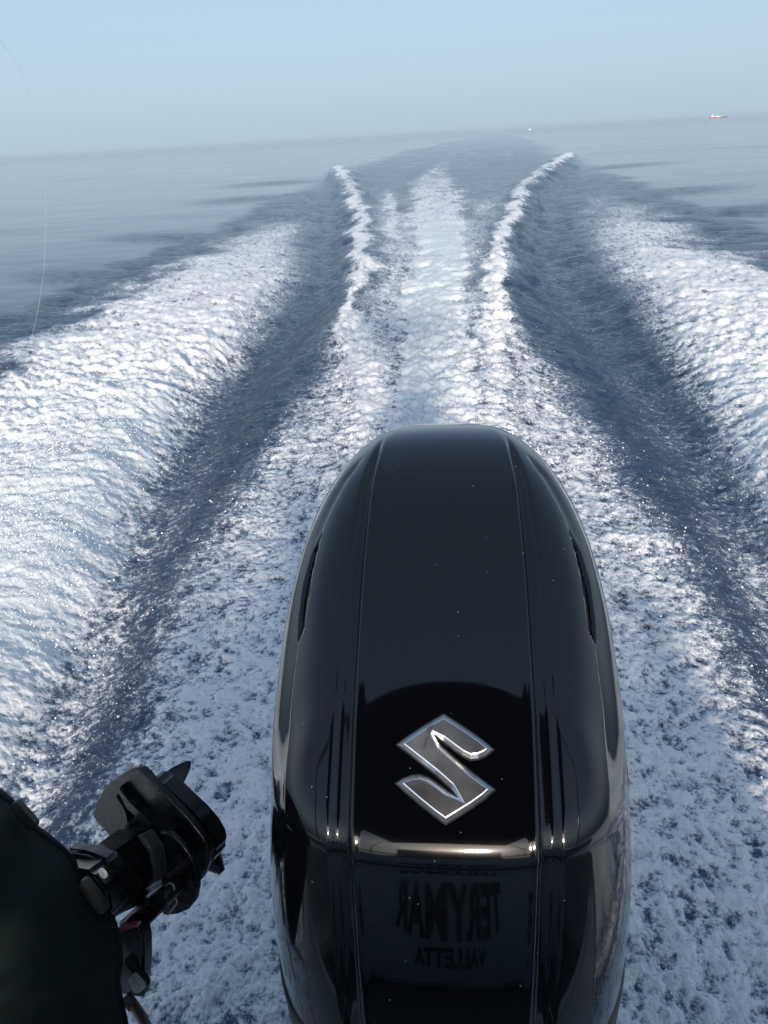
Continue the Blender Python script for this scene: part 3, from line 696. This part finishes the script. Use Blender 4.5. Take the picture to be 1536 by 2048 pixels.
# ------------------------------------------------------------------ dark cover over the auxiliary motor
cov_edge = [(-60, 1570), (0, 1592), (14, 1600), (30, 1608), (48, 1628), (72, 1662), (100, 1682), (128, 1700), (150, 1722), (158, 1752), (176, 1790), (205, 1822), (228, 1838), (236, 1862), (242, 1895), (244, 1925), (240, 1945), (238, 1965), (244, 2000), (254, 2048), (262, 2120)]
def cover_mesh():
    """a rounded padded shell: edge outline stepping back to the boat, swelling towards the middle"""
    rows_ = []
    n_ = len(cov_edge)
    for k in np.linspace(0, 1, 15):
        row_ = []
        for i_, (x, y) in enumerate(cov_edge):
            tx, ty = -260, 2150 + (y - 2048) * .2
            px_, py_ = x + (tx - x) * k, y + (ty - y) * k
            dep = 1.30 - .22 * math.sin(min(1, k * 2.2) * math.pi / 2) ** .7 - .10 * k + .010 * math.sin(i_ * 1.1 + k * 5) * (1 - k) + .006 * math.sin(i_ * .7 - k * 11)
            row_.append(tuple(P(px_, py_, dep)))
        rows_.append(row_)
    back = [tuple(Vector(p) + _f0 * .05 - EX * .03) for p in rows_[0]]
    bk2 = [tuple(Vector(p) + _f0 * .16 - EX * .16) for p in rows_[0]]
    return [bk2, back] + rows_
cvt = thing('engine_cover', P(40, 2000, 1.3) + Vector((0, 0, -.3)), 'dark green-black fabric cover in the lower left corner', 'cover')
cvo = loft_any('cover_shell', cover_mesh(), M_cover, cvt)
ssd = cvo.modifiers.new('smooth', 'SUBSURF'); ssd.levels = 2; ssd.render_levels = 2
tube('piping', [Vector(p) - EX * .005 for p in cover_mesh()[2]], .0075, M_cover, cvo, 8)
def pad(p0, p1, w, dep):
    a, b = P(*p0, dep), P(*p1, dep); d = (b - a).normalized(); s_ = d.cross(_f0).normalized(); pts = []
    for k in range(9): t = math.pi / 2 + math.pi * k / 8; pts.append(a + d * (w * math.cos(t)) + s_ * (w * math.sin(t)))
    for k in range(9): t = -math.pi / 2 + math.pi * k / 8; pts.append(b + d * (w * math.cos(t)) + s_ * (w * math.sin(t)))
    return prism('rubber_pad', pts, _f0 * .018, M_rub, cvt, .0055, 4)
pad((28, 1616), (60, 1652), .0085, 1.235); pad((166, 1772), (202, 1820), .0085, 1.225)

# ------------------------------------------------------------------ fishing line
fl_px = [(-140, -40, 2.0), (-60, 20, 2.2), (0, 80, 2.4), (30, 120, 2.5), (52, 165, 2.6), (70, 225, 2.7), (82, 290, 2.8), (91, 370, 3.0), (92, 450, 3.1), (88, 540, 3.2), (76, 620, 3.3), (60, 690, 3.3), (38, 780, 3.3), (16, 860, 3.3), (0, 920, 3.3), (-60, 1110, 3.2), (-150, 1350, 3.0)]
M_line = mat('fishing_line', (.50, .54, .56), .3, noise=(20, .2, .1))
tag(tube('fishing_line', [P(*p) for p in fl_px], .00034, M_line, None, 6), 'thin pale fishing line hanging in a curve at the left', 'fishing line')

# ------------------------------------------------------------------ ships on the horizon
M_red = mat('ship_red', (.22, .07, .07), .6, noise=(.2, .3, .1)); M_shipw = mat('ship_white', (.75, .74, .72), .6, noise=(.3, .1, .1)); M_shipd = mat('ship_dark', (.06, .06, .08), .6, noise=(.2, .3, .1))
def at_sea(px, dist):
    d = ray(px, 300); d.z = 0; d.normalize(); return Vector((d.x * dist, d.y * dist, 0)), Vector((d.y, -d.x, 0))
def ship(px, dist, length, label, far=False):
    base, u = at_sea(px, dist); v = Vector((-u.y, u.x, 0)); L = length; B = L * .16
    t = thing('cargo_ship', base, label, 'ship', 'ships on the horizon')
    def q(a, b, z): return base + u * (a * L) + v * (b * B) + Vector((0, 0, z * L))
    pts = [q(-.5, -.5, -.03), q(.40, -.5, -.03), q(.5, 0, -.03), q(.40, .5, -.03), q(-.5, .5, -.03)]
    h_ = prism('hull', pts, Vector((0, 0, .095 * L)), M_red if not far else M_shipd, t, .004 * L)
    prism('bow', [q(.36, -.45, .066), q(.42, -.4, .066), q(.505, 0, .066), q(.42, .4, .066), q(.36, .45, .066)], Vector((0, 0, .028 * L)), M_shipd, h_, .003 * L)
    prism('superstructure', [q(-.40, -.4, .066), q(-.24, -.4, .066), q(-.24, .4, .066), q(-.40, .4, .066)], Vector((0, 0, .10 * L)), M_shipw, t, .003 * L)
    prism('bridge', [q(-.36, -.5, .167), q(-.27, -.5, .167), q(-.27, .5, .167), q(-.36, .5, .167)], Vector((0, 0, .03 * L)), M_shipw, t, .002 * L)
    prism('funnel', [q(-.46, -.15, .066), q(-.42, -.15, .066), q(-.42, .15, .066), q(-.46, .15, .066)], Vector((0, 0, .11 * L)), M_red, t, .002 * L)
    prism('cargo_deck', [q(-.16, -.38, .066), q(.12, -.38, .066), q(.12, .38, .066), q(-.16, .38, .066)], Vector((0, 0, .055 * L)), M_shipw, t, .003 * L)
    prism('mast', [q(.395, -.06, .09), q(.41, -.06, .09), q(.41, .06, .09), q(.395, .06, .09)], Vector((0, 0, .09 * L)), M_shipw, t, .001 * L)
ship(1428, 6500, 118, 'red and white cargo ship on the hazy horizon at the right')
ship(1545, 6000, 110, 'dark ship cut off by the right edge at the horizon', True)
b0, u0 = at_sea(1058, 2300)
wb = thing('small_boat', b0, 'tiny white boat far off near the wake at the horizon', 'boat')
prism('hull', [b0 + u0 * -2.2 + Vector((0, 0, -.2)), b0 + u0 * 3.0 + Vector((0, 0, -.2)), b0 + u0 * 4.2 + Vector((0, 0, 1.2)), b0 + u0 * -3.2 + Vector((0, 0, 1.1))], Vector((-u0.y, u0.x, 0)) * 2.2, M_shipw, wb, .1)
prism('cabin', [b0 + u0 * -1.6 + Vector((0, .3, 1.15)), b0 + u0 * 1.4 + Vector((0, .3, 1.15)), b0 + u0 * .8 + Vector((0, .3, 2.5)), b0 + u0 * -1.4 + Vector((0, .3, 2.5))], Vector((-u0.y, u0.x, 0)) * 1.5, M_shipw, wb, .1)

# ------------------------------------------------------------------ spray
def spray_points():
    n0 = 520000
    a = rng.uniform(R(-52), R(38), n0); r = 1.1 + 9.0 * rng.random(n0) ** 1.3
    x, y = r * np.sin(a), r * np.cos(a)
    h, cov, chop, teal, band, field, wash, cr = wake(x, y)
    near = sstep(6.5, 2.2, r)
    clump = sstep(-.25, .4, fbm(x * 2.2, y * 1.6, 4, 123, .6))
    p = (.25 + .75 * clump) * band * (.12 + .88 * sstep(8, 3.5, r)) * .9 + clump * np.maximum(field, .7 * near) * near * .36 + np.maximum(cr, wash) * .05
    k = rng.random(n0) < p
    x, y, h, band, r = x[k], y[k], h[k], band[k], r[k]; n_ = len(x)
    z = h + .015 + rng.exponential(.035 + .13 * band * sstep(7, 3, r), n_)
    s = np.exp(rng.normal(math.log(.0012), .58, n_)) * np.clip(r / 3.2, .7, 1.7)
    s = np.clip(s, .0005, .0055)
    ok = ~((np.abs(x - MX) < .45) & (y < 1.8)) & (z < 1.0)
    x, y, z, s = x[ok], y[ok], z[ok], s[ok]
    me = bpy.data.meshes.new('spray'); me.vertices.add(len(x)); me.vertices.foreach_set('co', np.stack([x, y, z], -1).ravel().astype(np.float32))
    at = me.attributes.new('drop', 'FLOAT', 'POINT'); at.data.foreach_set('value', s.astype(np.float32))
    pass
    return me
def drop_nodes(m):
    g = bpy.data.node_groups.new('droplets', 'GeometryNodeTree')
    g.interface.new_socket('Geometry', in_out='INPUT', socket_type='NodeSocketGeometry'); g.interface.new_socket('Geometry', in_out='OUTPUT', socket_type='NodeSocketGeometry')
    gi, go = g.nodes.new('NodeGroupInput'), g.nodes.new('NodeGroupOutput')
    ic = g.nodes.new('GeometryNodeMeshIcoSphere'); ic.inputs['Radius'].default_value = 1; ic.inputs['Subdivisions'].default_value = 2
    sm_ = g.nodes.new('GeometryNodeSetMaterial'); sm_.inputs['Material'].default_value = m
    ip = g.nodes.new('GeometryNodeInstanceOnPoints'); na = g.nodes.new('GeometryNodeInputNamedAttribute'); na.data_type = 'FLOAT'; na.inputs['Name'].default_value = 'drop'
    g.links.new(ic.outputs['Mesh'], sm_.inputs['Geometry']); g.links.new(sm_.outputs[0], ip.inputs['Instance'])
    g.links.new(gi.outputs[0], ip.inputs['Points']); g.links.new(na.outputs['Attribute'], ip.inputs['Scale']); g.links.new(ip.outputs[0], go.inputs[0])
    return g
M_drop = mat('droplet', (.82, .86, .90), .15, noise=(3, .05, .05))
sp_o = link_mesh('spray', spray_points(), M_drop, None, False)
sp_m = sp_o.modifiers.new('droplets', 'NODES'); sp_m.node_group = drop_nodes(M_drop)
tag(sp_o, 'white droplets of spray flying over the near wake', 'spray', None, 'stuff')

# ------------------------------------------------------------------ haze
hm = bpy.data.materials.new('haze_air'); hm.use_nodes = True; hn = hm.node_tree.nodes; hn.clear()
pv = hn.new('ShaderNodeVolumePrincipled'); ho = hn.new('ShaderNodeOutputMaterial'); hm.node_tree.links.new(pv.outputs[0], ho.inputs['Volume'])
pv.inputs['Color'].default_value = (.60, .76, .90, 1); pv.inputs['Density'].default_value = 5e-5; pv.inputs['Anisotropy'].default_value = 0.0
HZ = box('haze', (-31000, -31000, -2), (31000, 31000, 45), hm, None, 0)
tag(HZ, 'thin pale haze lying over the sea', 'haze', None, 'stuff')
